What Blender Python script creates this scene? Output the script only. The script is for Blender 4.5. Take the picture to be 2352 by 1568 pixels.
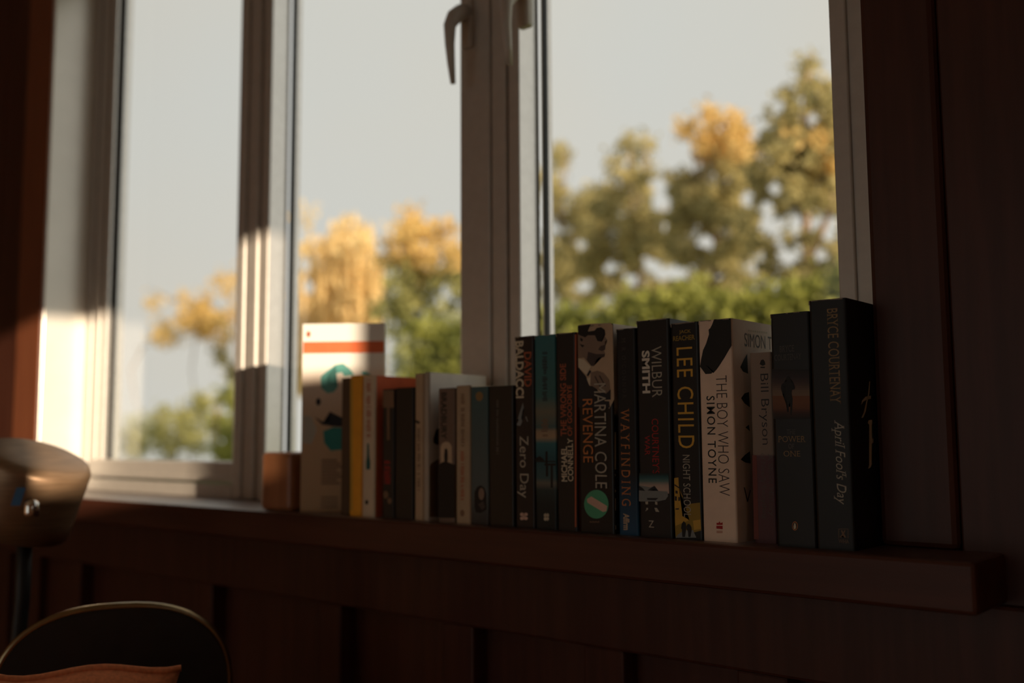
import bpy, bmesh, math, random
import numpy as np
from mathutils import Vector, Matrix

for o in list(bpy.data.objects):
    bpy.data.objects.remove(o)
random.seed(4)
SC = bpy.context.scene
COL = SC.collection
ZS = 0.85            # top of the window sill above the floor
EYE = ZS + 0.108     # the camera is a hand's width above the sill
F35 = 2287.0

# ------------------------------------------------------------------ camera
YAW = math.radians(48.9); PITCH = math.radians(5.6); ROLL = 0.006
_fh = Vector((-math.cos(YAW), math.sin(YAW), 0)); _rh = Vector((math.sin(YAW), math.cos(YAW), 0)); _up = Vector((0, 0, 1))
FWD = _fh * math.cos(PITCH) + _up * math.sin(PITCH)
_u0 = _up * math.cos(PITCH) - _fh * math.sin(PITCH)
RGT = _rh * math.cos(ROLL) - _u0 * math.sin(ROLL)
UPV = _u0 * math.cos(ROLL) + _rh * math.sin(ROLL)
CAM = Vector((0, 0, EYE))
cd = bpy.data.cameras.new('camera'); cam = bpy.data.objects.new('camera', cd); COL.objects.link(cam)
m = Matrix((RGT, UPV, -FWD)).transposed().to_4x4(); m.translation = CAM; cam.matrix_world = m
cd.sensor_width = 36; cd.lens = F35 / 2352 * 36; cd.clip_start = 0.05; cd.clip_end = 300
cd.dof.use_dof = True; cd.dof.focus_distance = 1.03; cd.dof.aperture_fstop = 2.6
SC.camera = cam

# ------------------------------------------------------------------ sky, sun, exposure
w = bpy.data.worlds.new('sky'); SC.world = w; w.use_nodes = True
nt = w.node_tree; nt.nodes.clear()
_o = nt.nodes.new('ShaderNodeOutputWorld'); _b = nt.nodes.new('ShaderNodeBackground')
_tc = nt.nodes.new('ShaderNodeTexCoord'); _n = nt.nodes.new('ShaderNodeTexNoise'); _r = nt.nodes.new('ShaderNodeValToRGB')
_n.inputs['Scale'].default_value = 2.2; _n.inputs['Detail'].default_value = 3
_r.color_ramp.elements[0].position = .35; _r.color_ramp.elements[0].color = (.60, .605, .57, 1)
_r.color_ramp.elements[1].position = .7; _r.color_ramp.elements[1].color = (.63, .60, .53, 1)
nt.links.new(_tc.outputs['Generated'], _n.inputs['Vector']); nt.links.new(_n.outputs['Fac'], _r.inputs['Fac'])
nt.links.new(_r.outputs['Color'], _b.inputs['Color']); _b.inputs['Strength'].default_value = 1.08
nt.links.new(_b.outputs['Background'], _o.inputs['Surface'])
SUN_DIR = Vector((-1, .33, -.13)).normalized()
sd = bpy.data.lights.new('sun', 'SUN'); sun = bpy.data.objects.new('sun', sd); COL.objects.link(sun)
sd.energy = 7.8; sd.color = (1, .81, .60); sd.angle = math.radians(.6)
sun.rotation_mode = 'QUATERNION'; sun.rotation_quaternion = SUN_DIR.to_track_quat('-Z', 'Y'); sun.location = (6, -3, 4)
SC.view_settings.view_transform = 'Standard'; SC.view_settings.look = 'None'
SC.view_settings.exposure = 0.0; SC.view_settings.gamma = 1.0; SC.view_settings.use_curve_mapping = False
SC.cycles.use_denoising = True
SC.cycles.max_bounces = 8; SC.cycles.diffuse_bounces = 5; SC.cycles.transparent_max_bounces = 12
SC.cycles.sample_clamp_indirect = 3.0

# ------------------------------------------------------------------ helpers
def ray(px, py):
    return (FWD + RGT * ((px - 1176) / F35) + UPV * ((784 - py) / F35))
def onY(px, py, Y):
    d = ray(px, py); return CAM + d * (Y / d.y)
def onX(px, py, X):
    d = ray(px, py); return CAM + d * (X / d.x)
def proj(p):
    v = Vector(p) - CAM; z = v.dot(FWD); return 1176 + F35 * v.dot(RGT) / z, 784 - F35 * v.dot(UPV) / z

MATS = {}
def mat(name, col, rough=.6, metal=0, var=.12, scale=30, col2=None, spec=.5, bump=0, stretch=None, trans=0):
    if name in MATS: return MATS[name]
    m = bpy.data.materials.new(name); m.use_nodes = True; MATS[name] = m
    nt = m.node_tree; b = nt.nodes['Principled BSDF']
    b.inputs['Roughness'].default_value = rough; b.inputs['Metallic'].default_value = metal
    b.inputs['Specular IOR Level'].default_value = spec
    tc = nt.nodes.new('ShaderNodeTexCoord'); n = nt.nodes.new('ShaderNodeTexNoise'); r = nt.nodes.new('ShaderNodeValToRGB')
    n.inputs['Scale'].default_value = scale; n.inputs['Detail'].default_value = 4
    src = tc.outputs['Object']
    if stretch:
        mp = nt.nodes.new('ShaderNodeMapping'); mp.inputs['Scale'].default_value = stretch
        nt.links.new(src, mp.inputs['Vector']); src = mp.outputs['Vector']
    nt.links.new(src, n.inputs['Vector'])
    c2 = col2 or tuple(c * (1 - var) for c in col)
    c1 = col if col2 else tuple(min(1, c * (1 + var)) for c in col)
    r.color_ramp.elements[0].position = .35; r.color_ramp.elements[1].position = .65
    r.color_ramp.elements[0].color = (*c2, 1); r.color_ramp.elements[1].color = (*c1, 1)
    nt.links.new(n.outputs['Fac'], r.inputs['Fac']); nt.links.new(r.outputs['Color'], b.inputs['Base Color'])
    if bump:
        bp = nt.nodes.new('ShaderNodeBump'); bp.inputs['Strength'].default_value = bump; bp.inputs['Distance'].default_value = .002
        nt.links.new(n.outputs['Fac'], bp.inputs['Height']); nt.links.new(bp.outputs['Normal'], b.inputs['Normal'])
    if trans:
        tr = nt.nodes.new('ShaderNodeBsdfTranslucent'); mx = nt.nodes.new('ShaderNodeMixShader'); mx.inputs[0].default_value = trans
        nt.links.new(r.outputs['Color'], tr.inputs['Color'])
        nt.links.new(b.outputs[0], mx.inputs[1]); nt.links.new(tr.outputs[0], mx.inputs[2])
        nt.links.new(mx.outputs[0], nt.nodes['Material Output'].inputs['Surface'])
    return m

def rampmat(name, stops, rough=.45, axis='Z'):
    """cover whose artwork and painted shade run as a colour ramp along the height of the book"""
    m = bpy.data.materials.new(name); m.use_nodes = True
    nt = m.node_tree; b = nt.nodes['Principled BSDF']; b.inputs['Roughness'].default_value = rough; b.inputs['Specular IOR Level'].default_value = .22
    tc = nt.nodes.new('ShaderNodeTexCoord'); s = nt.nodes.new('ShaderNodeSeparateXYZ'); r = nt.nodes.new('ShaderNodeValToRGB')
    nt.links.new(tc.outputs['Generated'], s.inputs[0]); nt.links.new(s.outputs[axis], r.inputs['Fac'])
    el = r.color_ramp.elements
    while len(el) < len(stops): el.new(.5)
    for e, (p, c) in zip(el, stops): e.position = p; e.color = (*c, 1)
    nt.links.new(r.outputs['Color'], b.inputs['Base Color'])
    return m

def glassmat():
    m = bpy.data.materials.new('window glass'); m.use_nodes = True; nt = m.node_tree; nt.nodes.clear()
    o = nt.nodes.new('ShaderNodeOutputMaterial'); t = nt.nodes.new('ShaderNodeBsdfTransparent'); g = nt.nodes.new('ShaderNodeBsdfGlossy')
    f = nt.nodes.new('ShaderNodeLayerWeight'); mx = nt.nodes.new('ShaderNodeMixShader'); pw = nt.nodes.new('ShaderNodeMath'); pw.operation = 'POWER'; pw.inputs[1].default_value = 5
    ma = nt.nodes.new('ShaderNodeMath'); ma.operation = 'MULTIPLY_ADD'; ma.inputs[1].default_value = .5; ma.inputs[2].default_value = .02
    f.inputs['Blend'].default_value = .5; nt.links.new(f.outputs['Facing'], pw.inputs[0]); nt.links.new(pw.outputs[0], ma.inputs[0])
    n = nt.nodes.new('ShaderNodeTexNoise'); n.inputs['Scale'].default_value = 3
    rp = nt.nodes.new('ShaderNodeValToRGB'); rp.color_ramp.elements[0].color = (.985, .99, .985, 1); rp.color_ramp.elements[1].color = (.995, .995, .99, 1)
    nt.links.new(n.outputs['Fac'], rp.inputs['Fac']); nt.links.new(rp.outputs['Color'], t.inputs['Color'])
    g.inputs['Roughness'].default_value = .02
    nt.links.new(ma.outputs[0], mx.inputs[0]); nt.links.new(t.outputs[0], mx.inputs[1]); nt.links.new(g.outputs[0], mx.inputs[2])
    nt.links.new(mx.outputs[0], o.inputs['Surface'])
    return m
GLASS = glassmat()

def link(name, bm, mats, parent=None, smooth=False, loc=None):
    me = bpy.data.meshes.new(name); bm.to_mesh(me); bm.free()
    for x in (mats if isinstance(mats, (list, tuple)) else [mats]): me.materials.append(x)
    if smooth:
        for p in me.polygons: p.use_smooth = True
    o = bpy.data.objects.new(name, me); COL.objects.link(o)
    if loc: o.location = loc
    if parent: o.parent = parent
    return o
def empty(name, loc, label=None, cat=None, group=None, rz=0):
    o = bpy.data.objects.new(name, None); COL.objects.link(o); o.location = loc; o.rotation_euler.z = rz; o.empty_display_size = .05
    tag(o, label, cat, group); return o
def tag(o, label=None, cat=None, group=None, kind=None):
    if label: o['label'] = label
    if cat: o['category'] = cat
    if group: o['group'] = group
    if kind: o['kind'] = kind
    return o
def box(bm, x0, x1, y0, y1, z0, z1, bev=0, mi=0):
    vs = [bm.verts.new(p) for p in ((x0, y0, z0), (x1, y0, z0), (x1, y1, z0), (x0, y1, z0), (x0, y0, z1), (x1, y0, z1), (x1, y1, z1), (x0, y1, z1))]
    fs = [bm.faces.new([vs[i] for i in f]) for f in ((3, 2, 1, 0), (4, 5, 6, 7), (0, 1, 5, 4), (1, 2, 6, 5), (2, 3, 7, 6), (3, 0, 4, 7))]
    for f in fs: f.material_index = mi
    if bev:
        es = list({e for f in fs for e in f.edges})
        bmesh.ops.bevel(bm, geom=es, offset=bev, segments=2, profile=.5, affect='EDGES')
    return fs
def boxobj(name, b, m, parent=None, bev=0, loc=None):
    bm = bmesh.new(); box(bm, *b, bev=bev); return link(name, bm, m, parent, loc=loc)
def prism(bm, pts, axis_vec, thick):
    """extrude a closed polygon (list of Vectors) along axis_vec by thick"""
    a = [bm.verts.new(p) for p in pts]; d = Vector(axis_vec) * thick; b = [bm.verts.new(Vector(p) + d) for p in pts]
    bm.faces.new(a); bm.faces.new(b[::-1]); n = len(a)
    for i in range(n): bm.faces.new([a[i], b[i], b[(i + 1) % n], a[(i + 1) % n]])
    bmesh.ops.recalc_face_normals(bm, faces=bm.faces)
def tube(bm, pts, rads, n=8, cap=True):
    pts = [Vector(p) for p in pts]
    if not isinstance(rads, (list, tuple)): rads = [rads] * len(pts)
    rings = []; ref = None
    for i, p in enumerate(pts):
        t = (pts[min(i + 1, len(pts) - 1)] - pts[max(i - 1, 0)]).normalized()
        if ref is None: ref = t.orthogonal().normalized()
        ref = (ref - t * ref.dot(t)).normalized(); s = t.cross(ref)
        rings.append([bm.verts.new(p + (ref * math.cos(k * 2 * math.pi / n) + s * math.sin(k * 2 * math.pi / n)) * rads[i]) for k in range(n)])
    for a, b in zip(rings, rings[1:]):
        for k in range(n): bm.faces.new([a[k], a[(k + 1) % n], b[(k + 1) % n], b[k]])
    if cap: bm.faces.new(rings[0][::-1]); bm.faces.new(rings[-1])
def lathe(bm, prof, n=32, axis=None, origin=(0, 0, 0)):
    """prof: (radius, height) pairs turned about the z axis"""
    rings = []
    for r, h in prof:
        rings.append([bm.verts.new((r * math.cos(k * 2 * math.pi / n), r * math.sin(k * 2 * math.pi / n), h)) for k in range(n)])
    for a, b in zip(rings, rings[1:]):
        for k in range(n): bm.faces.new([a[k], a[(k + 1) % n], b[(k + 1) % n], b[k]])
    return rings

# ------------------------------------------------------------------ surfaces of the room
WOOD = mat('dark red-brown painted timber', (.075, .024, .014), .42, col2=(.055, .017, .010), scale=6, stretch=(12, 12, .8), bump=.15, spec=.25)
SILLW = mat('varnished dark sill timber', (.085, .027, .015), .42, col2=(.06, .019, .011), scale=5, stretch=(.6, 9, 9), bump=.05, spec=.25)
SILLTOP = mat('glossy varnished sill top', (.085, .027, .015), .5, col2=(.06, .019, .011), scale=5, stretch=(.6, 9, 9), spec=1.0)
MATS['glossy varnished sill top'].node_tree.nodes['Principled BSDF'].inputs['Coat Weight'].default_value = 1
MATS['glossy varnished sill top'].node_tree.nodes['Principled BSDF'].inputs['Coat Roughness'].default_value = .5
PLASTER = mat('warm ochre plaster', (.62, .40, .24), .9, var=.06, scale=4)
CEIL = mat('cream ceiling paint', (.75, .62, .46), .9, var=.05, scale=3)
FLOORW = mat('honey timber floor', (.45, .22, .09), .5, col2=(.33, .15, .06), scale=4, stretch=(.7, 9, 1))
ALU = mat('taupe powder-coated aluminium', (.50, .455, .405), .4, metal=.1, var=.04, scale=60)
ALU_LIT = mat('pale aluminium for skylit sides', (.84, .80, .75), .24, metal=.82, var=.03, scale=60)  # paler copy of the frame metal, skylight on right-facing sides put into colour
LINER = mat('cream painted window lining', (.82, .77, .70), .3, metal=.45, var=.03, scale=12)
TRIM_LIT = mat('sunlit red-brown trim', (.23, .075, .033), .4, col2=(.18, .055, .025), scale=6, stretch=(12, 12, .8), bump=.1, spec=.3)  # same timber as the other trim, sunlight put into a lighter colour
RUB = mat('black glazing rubber', (.02, .02, .02), .6)

# front (window) wall: the setting
YW0, YW1 = 1.02, 1.16        # room face and outer face of the wall
YA = 1.0                     # face of the architraves
YF = 1.07                    # room face of the aluminium frame
XL = onY(180, 400, YF).x     # left jamb (room side of the frame)
XRE = onY(2008, 900, YA).x   # inner edge of the right architrave
XR = XRE + .012
ZH = ZS + 1.32               # head of the window
RX0, RX1, RY0, RZ1 = -4.2, 1.6, -3.6, 2.55
bm = bmesh.new()
box(bm, RX0, XL - .008, YW0, YW1, 0, RZ1); box(bm, XR, RX1, YW0, YW1, 0, RZ1)
box(bm, XL, XR, YW0, YW1, ZH, RZ1); box(bm, XL, XR, YW0 + .015, YW1, 0, ZS - .03)
wf = tag(link('wall_front', bm, WOOD), 'dark red-brown timber wall around the window', kind='structure')
# wainscot under the sill: rails and stiles proud of recessed panels
bm = bmesh.new(); box(bm, XL - .2, .32, 1.0, 1.036, ZS - .145, ZS - .047, .004)
tag(link('trim_1', bm, WOOD), 'dark timber apron board under the window sill', kind='structure')
xs = [onY(px, 1450, 1.02).x for px in (180, 480, 770, 1066, 1400, 1760, 2100)]
for i, x in enumerate(xs):
    boxobj('stile', (x - .03, x + .03, 1.006, 1.036, .1, ZS - .145), WOOD, wf, .003)
boxobj('rail', (XL - .2, RX1, 1.004, 1.036, .03, .13), WOOD, wf, .003)
# right-hand vertical boards
x = onY(2165, 500, YA).x
bm = bmesh.new(); box(bm, XRE, x, YA, YW0 + .005, ZS, ZH + .06, .006); 
tag(link('trim_2', bm, WOOD), 'dark timber architrave on the right of the window', kind='structure')
xb = x + .0005
while xb < RX1 - .02:
    boxobj('board', (xb, min(xb + .135, RX1), 1.008, 1.024, ZS - .5, RZ1), WOOD, wf, .002); xb += .1355
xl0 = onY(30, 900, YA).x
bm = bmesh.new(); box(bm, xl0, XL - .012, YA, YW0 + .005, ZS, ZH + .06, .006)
tag(link('trim_3', bm, TRIM_LIT), 'dark timber architrave on the left of the window', kind='structure')
xb = xl0 - .0005
while xb > RX0 + .05:
    boxobj('board', (max(xb - .135, RX0), xb, 1.008, 1.024, ZS - .5, RZ1), WOOD, wf, .002); xb -= .1355
bm = bmesh.new(); box(bm, XL - .1, XR + .1, YA, YW0 + .005, ZH + .0, ZH + .1, .006)
tag(link('trim_4', bm, WOOD), 'dark timber head board above the window', kind='structure')
# sill
xh = onY(2245, 1280, .925).x
bm = bmesh.new(); box(bm, xl0 - .06, xh, .918, 1.10, ZS - .046, ZS, .004)
for f in bm.faces:
    if f.normal.z > .9: f.material_index = 1
tag(link('trim_5', bm, [SILLW, SILLTOP]), 'varnished dark timber window sill carrying the books', kind='structure')
# the rest of the room, behind the camera
tag(boxobj('floor', (RX0, RX1, RY0, 1.05, -.05, 0), FLOORW), 'honey timber floor', kind='structure')
tag(boxobj('ceiling', (RX0, RX1, RY0, YW1, RZ1, RZ1 + .1), CEIL), 'cream ceiling', kind='structure')
tag(boxobj('wall_left', (RX0 - .1, RX0, RY0, YW1, 0, RZ1), PLASTER), 'warm plaster wall on the left', kind='structure')
# right wall with the small high window that lets the low sun in
oy0, oy1, oz0, oz1 = -.41, .08, ZS + .43, ZS + .915
bm = bmesh.new()
box(bm, RX1, RX1 + .1, RY0, oy0, 0, RZ1); box(bm, RX1, RX1 + .1, oy1, YW1, 0, RZ1)
box(bm, RX1, RX1 + .1, oy0, oy1, 0, oz0); box(bm, RX1, RX1 + .1, oy0, oy1, oz1, RZ1)
box(bm, RX1, RX1 + .1, -.03, oy1, oz0, ZS + .575)  # step added in the opening to shade the lower cookery book
tag(link('wall_right', bm, PLASTER), 'warm plaster wall on the right', kind='structure')
w2 = tag(empty('window_2', (RX1 + .05, (oy0 + oy1) / 2, oz0)), 'small high window in the right wall', kind='structure')
boxobj('glass_pane', (-.002, .002, oy0 - (oy0 + oy1) / 2, oy1 - (oy0 + oy1) / 2, 0, oz1 - oz0), GLASS, w2)
# back wall with wide garden doors, out of view, added to light the room
bx0, bx1, bz1 = -2.6, .2, 2.1
bm = bmesh.new()
box(bm, RX0, bx0, RY0 - .1, RY0, 0, RZ1); box(bm, bx1, RX1, RY0 - .1, RY0, 0, RZ1); box(bm, bx0, bx1, RY0 - .1, RY0, bz1, RZ1)
tag(link('wall_back', bm, PLASTER), 'warm plaster wall behind the camera', kind='structure')
d1 = tag(empty('door_1', (bx0, RY0 - .05, 0)), 'wide glazed doors added behind the camera for room light', kind='structure')
for i in range(5):
    u = (bx1 - bx0) * i / 4
    boxobj('door_stile', (u - .03, u + .03, -.03, .03, 0, bz1), ALU, d1)
for i in range(4):
    u = (bx1 - bx0) * i / 4
    boxobj('glass_pane', (u + .03, u + (bx1 - bx0) / 4 - .03, -.002, .002, .05, bz1), GLASS, d1)

# ------------------------------------------------------------------ the window
W1 = tag(empty('window_1', (0, 0, 0)), 'taupe aluminium casement window with three panes', kind='structure')
YG = 1.125
m1a, m1b = onY(548, 300, YF).x, onY(612, 300, YF).x
m2a, m2b, m2g = onY(1056, 300, YF).x, onY(1188, 300, YF).x, onY(1161, 300, YF).x
jl = onY(248, 400, YF + .032).x
jr = onY(1913, 20, YF).x
# sides of the opening: liners
boxobj('frame_jamb', (XL - .012, XL, YA + .002, YF + .05, ZS, ZH), LINER, W1, .001)
boxobj('frame_jamb', (XRE + .004, XR + .012, YA + .012, YF + .02, ZS, ZH), ALU, W1, .001)
def upright(name, xa, xb, YF=YF, z0=ZS):
    """mullion or jamb with stepped, grooved room face"""
    wd = xb - xa
    o = boxobj(name, (xa, xb - .0015, YF + .012, max(YF + .05, 1.12), z0, ZH), ALU, W1, .0015)
    boxobj('side_strip', (xb - .0015, xb, YF + .011, max(YF + .05, 1.12), z0, ZH), ALU_LIT, W1)
    boxobj('bead', (xa, xa + wd * .30, YF, YF + .014, z0, ZH), ALU, W1, .004)
    boxobj('bead', (xa + wd * .33, xa + wd * .70, YF + .003, YF + .014, z0, ZH), ALU, W1, .004)
    boxobj('bead', (xa + wd * .74, xb - .001, YF + .008, YF + .014, z0, ZH), ALU, W1, .002)
    return o
upright('frame_jamb', XL, jl, YF + .032)
upright('mullion', m1a, m1b)
boxobj('mullion', (m2a, m2b - .0015, YF + .012, YF + .05, ZS, ZH), ALU, W1, .0015)
boxobj('side_strip', (m2b - .0015, m2b, YF + .006, YF + .05, ZS, ZH), ALU_LIT, W1)
boxobj('bead', (m2a, m2a + .062, YF, YF + .014, ZS, ZH), ALU, W1, .003)
boxobj('bead', (m2a + .064, m2g - .001, YF + .002, YF + .014, ZS, ZH), ALU, W1, .002)
boxobj('bead', (m2g + .002, m2b - .0005, YF + .004, YF + .014, ZS, ZH), ALU, W1, .002)
boxobj('frame_jamb', (jr, XR + .03, YF, YF + .05, ZS, ZH), ALU, W1, .0015)
boxobj('bead', (jr - .004, jr + .016, YF - .004, YF + .01, ZS, ZH), ALU, W1, .002)
# outer sash faces, bottom rails, panes
for (a, b) in ((jl, m1a), (m1b, m2a), (m2b, jr)):
    boxobj('frame_rail', (a, b, YF, YF + .05, ZS, ZS + .026), ALU, W1, .003)
    boxobj('sash_rail', (a, b, YF + .010, YG + .012, ZS + .029, ZS + .068), ALU, W1, .003)
    boxobj('bead', (a, b, YF + .004, YF + .016, ZS + .031, ZS + .041), ALU, W1, .002)
    boxobj('sash_rail', (a, b, YF, YG + .012, ZH - .06, ZH), ALU, W1, .003)
    boxobj('sash_stile', (a, a + .006, YF + .055, YG + .02, ZS + .03, ZH), ALU_LIT, W1, .001)
    boxobj('sash_stile', (b - .006, b, YF + .055, YG + .02, ZS + .03, ZH), ALU, W1, .001)
    boxobj('gasket', (a + .006, a + .009, YG - .004, YG + .006, ZS + .068, ZH), RUB, W1)
    boxobj('glass_pane', (a + .004, b - .004, YG, YG + .003, ZS + .06, ZH - .05), GLASS, W1)

def handle(x, z):
    base = YF
    bm = bmesh.new(); box(bm, x - .011, x + .011, base - .010, base + .006, z - .035, z + .045, .004)
    h = link('window_handle', bm, ALU, W1, True)
    bm = bmesh.new()
    pts = [(x, base - .006, z + .02), (x, base - .02, z + .016), (x, base - .034, z + .004), (x, base - .043, z - .012),
           (x, base - .043, z - .04), (x, base - .040, z - .07), (x, base - .036, z - .10)]
    rad = [.012, .0125, .012, .0095, .0075, .006, .004]
    tube(bm, pts, rad, 12)
    link('lever', bm, ALU, h, True)
hz = onY(1030, 45, YF - .04).z
handle(onY(1033, 100, YF - .043).x, hz)
handle(onY(1163, 80, YF - .043).x, hz)

# ------------------------------------------------------------------ lettering
_fc = bpy.data.curves.new('type', 'FONT')
_fo = bpy.data.objects.new('type', _fc); COL.objects.link(_fo)
def glyphs(s, bold=0, serif=False, shear=0, spacing=1.0):
    """flat letter mesh: vertices (x,y) and faces, from the built-in font; serif adds small feet to the stems"""
    _fc.body = s; _fc.offset = bold; _fc.shear = 0; _fc.space_character = spacing; _fc.resolution_u = 3
    _fc.align_x = 'LEFT'
    dg = bpy.context.evaluated_depsgraph_get(); dg.update()
    me = _fo.evaluated_get(dg).to_mesh()
    V = [(v.co.x, v.co.y) for v in me.vertices]; Fs = [list(p.vertices) for p in me.polygons]
    if serif:
        from collections import Counter
        cnt = Counter(tuple(sorted(e)) for f in Fs for e in zip(f, f[1:] + f[:1]))
        for (a, b), c in list(cnt.items()):
            if c == 1 and abs(V[a][1] - V[b][1]) < .004 and .03 < abs(V[a][0] - V[b][0]) < .16:
                y = V[a][1]; x0, x1 = sorted((V[a][0], V[b][0]))
                ys = [v[1] for v in V]
                if not (abs(y) < .02 or y > .45 or y < -.1): continue
                inner = -1 if y > .3 else 1
                k = len(V); e = .085
                V += [(x0 - e, y), (x1 + e, y), (x1 + e, y + inner * .038), (x0 - e, y + inner * .038)]; Fs.append([k, k + 1, k + 2, k + 3])
    if shear: V = [(x + y * shear, y) for x, y in V]
    _fo.evaluated_get(dg).to_mesh_clear()
    return V, Fs
def place_text(parent, name, s, b, rot, m, plane, layer=1, **kw):
    """fit the words into the pixel box b on the plane ('Y', y) or ('X', x) of the book"""
    V, Fs = glyphs(s, **kw)
    x0, y0, x1, y1 = b; xc, yc = (x0 + x1) / 2, (y0 + y1) / 2
    eps = .00015 * layer
    if plane[0] == 'Y':
        a0, a1 = onY(x0, yc, plane[1]).x, onY(x1, yc, plane[1]).x; z1, z0 = onY(xc, y0, plane[1]).z, onY(xc, y1, plane[1]).z
    else:
        a0, a1 = onX(x0, yc, plane[1]).y, onX(x1, yc, plane[1]).y; z1, z0 = onX(xc, y0, plane[1]).z, onX(xc, y1, plane[1]).z
    ux = [v[0] for v in V]; uy = [v[1] for v in V]
    mnx, mxx, mny, mxy = min(ux), max(ux), min(uy), max(uy)
    P = []
    for x, y in V:
        s_ = (x - mnx) / (mxx - mnx); t = (y - mny) / (mxy - mny)
        if rot == 'cw': a, z = a0 + (a1 - a0) * t, z1 - (z1 - z0) * s_
        elif rot == 'ccw': a, z = a1 - (a1 - a0) * t, z0 + (z1 - z0) * s_
        else: a, z = a0 + (a1 - a0) * s_, z0 + (z1 - z0) * t
        P.append(Vector((a, plane[1] - eps, z)) if plane[0] == 'Y' else Vector((plane[1] + eps, a, z)))
    bm = bmesh.new(); vs = [bm.verts.new(p - parent.location) for p in P]
    for f in Fs:
        try: bm.faces.new([vs[i] for i in f])
        except ValueError: pass
    return link(name, bm, m, parent)
def place_poly(parent, name, polys, m, plane, layer=1):
    """flat printed shape(s) from outlines given as pixels on the plane of the book"""
    bm = bmesh.new(); eps = .00015 * layer
    for pl in polys:
        if plane[0] == 'Y': vs = [bm.verts.new(onY(x, y, plane[1]) + Vector((0, -eps, 0)) - parent.location) for x, y in pl]
        else: vs = [bm.verts.new(onX(x, y, plane[1]) + Vector((eps, 0, 0)) - parent.location) for x, y in pl]
        bm.faces.new(vs)
    bmesh.ops.triangulate(bm, faces=bm.faces)
    return link(name, bm, m, parent)
def ell(cx, cy, rx, ry, n=20, a0=0, a1=360):
    return [(cx + rx * math.cos(math.radians(a0 + (a1 - a0) * k / n)), cy + ry * math.sin(math.radians(a0 + (a1 - a0) * k / n))) for k in range(n)]
def rect(x0, y0, x1, y1): return [(x0, y0), (x1, y0), (x1, y1), (x0, y1)]
def zpoly(pts, ox, oy, s): return [(ox + x / s, oy + y / s) for x, y in pts]
def worn(x0, y0, x1, y1, seed, gap=.4):
    """a line of print too blurred to read: a run of letter-sized strokes down the spine"""
    r = random.Random(seed); y = y0; out = []
    while y < y1 - 2:
        h = r.uniform(2.2, 4.5)
        if r.random() > .16:
            a = r.uniform(0, .25) * (x1 - x0); out.append(rect(x0 + a * r.choice((0, 1)), y, x1 - a, min(y + h * .6, y1)))
        y += h
    return out

def fade(parent, name, corners, y0, y1, cols, plane, layer=1):
    """printed picture that fades down the spine through the given colours (strips of print)"""
    n = 14; (xa0, xb0), (xa1, xb1) = corners
    for k in range(n):
        t = (k + .5) / n * (len(cols) - 1); i = min(int(t), len(cols) - 2); f = t - i
        c = tuple(cols[i][q] * (1 - f) + cols[i + 1][q] * f for q in range(3))
        a, b = k / n, (k + 1) / n; lx = lambda u: (xa0 + (xa1 - xa0) * u, xb0 + (xb1 - xb0) * u)
        (p0, p1), (p2, p3) = lx(a), lx(b)
        place_poly(parent, name, [[(p0, y0 + (y1 - y0) * a), (p1, y0 + (y1 - y0) * a), (p3, y0 + (y1 - y0) * b), (p2, y0 + (y1 - y0) * b)]],
                   mat('%s print %.3f %.3f %.3f' % (name, *c), c, .45, var=.05, spec=.22), plane, layer)
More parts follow.
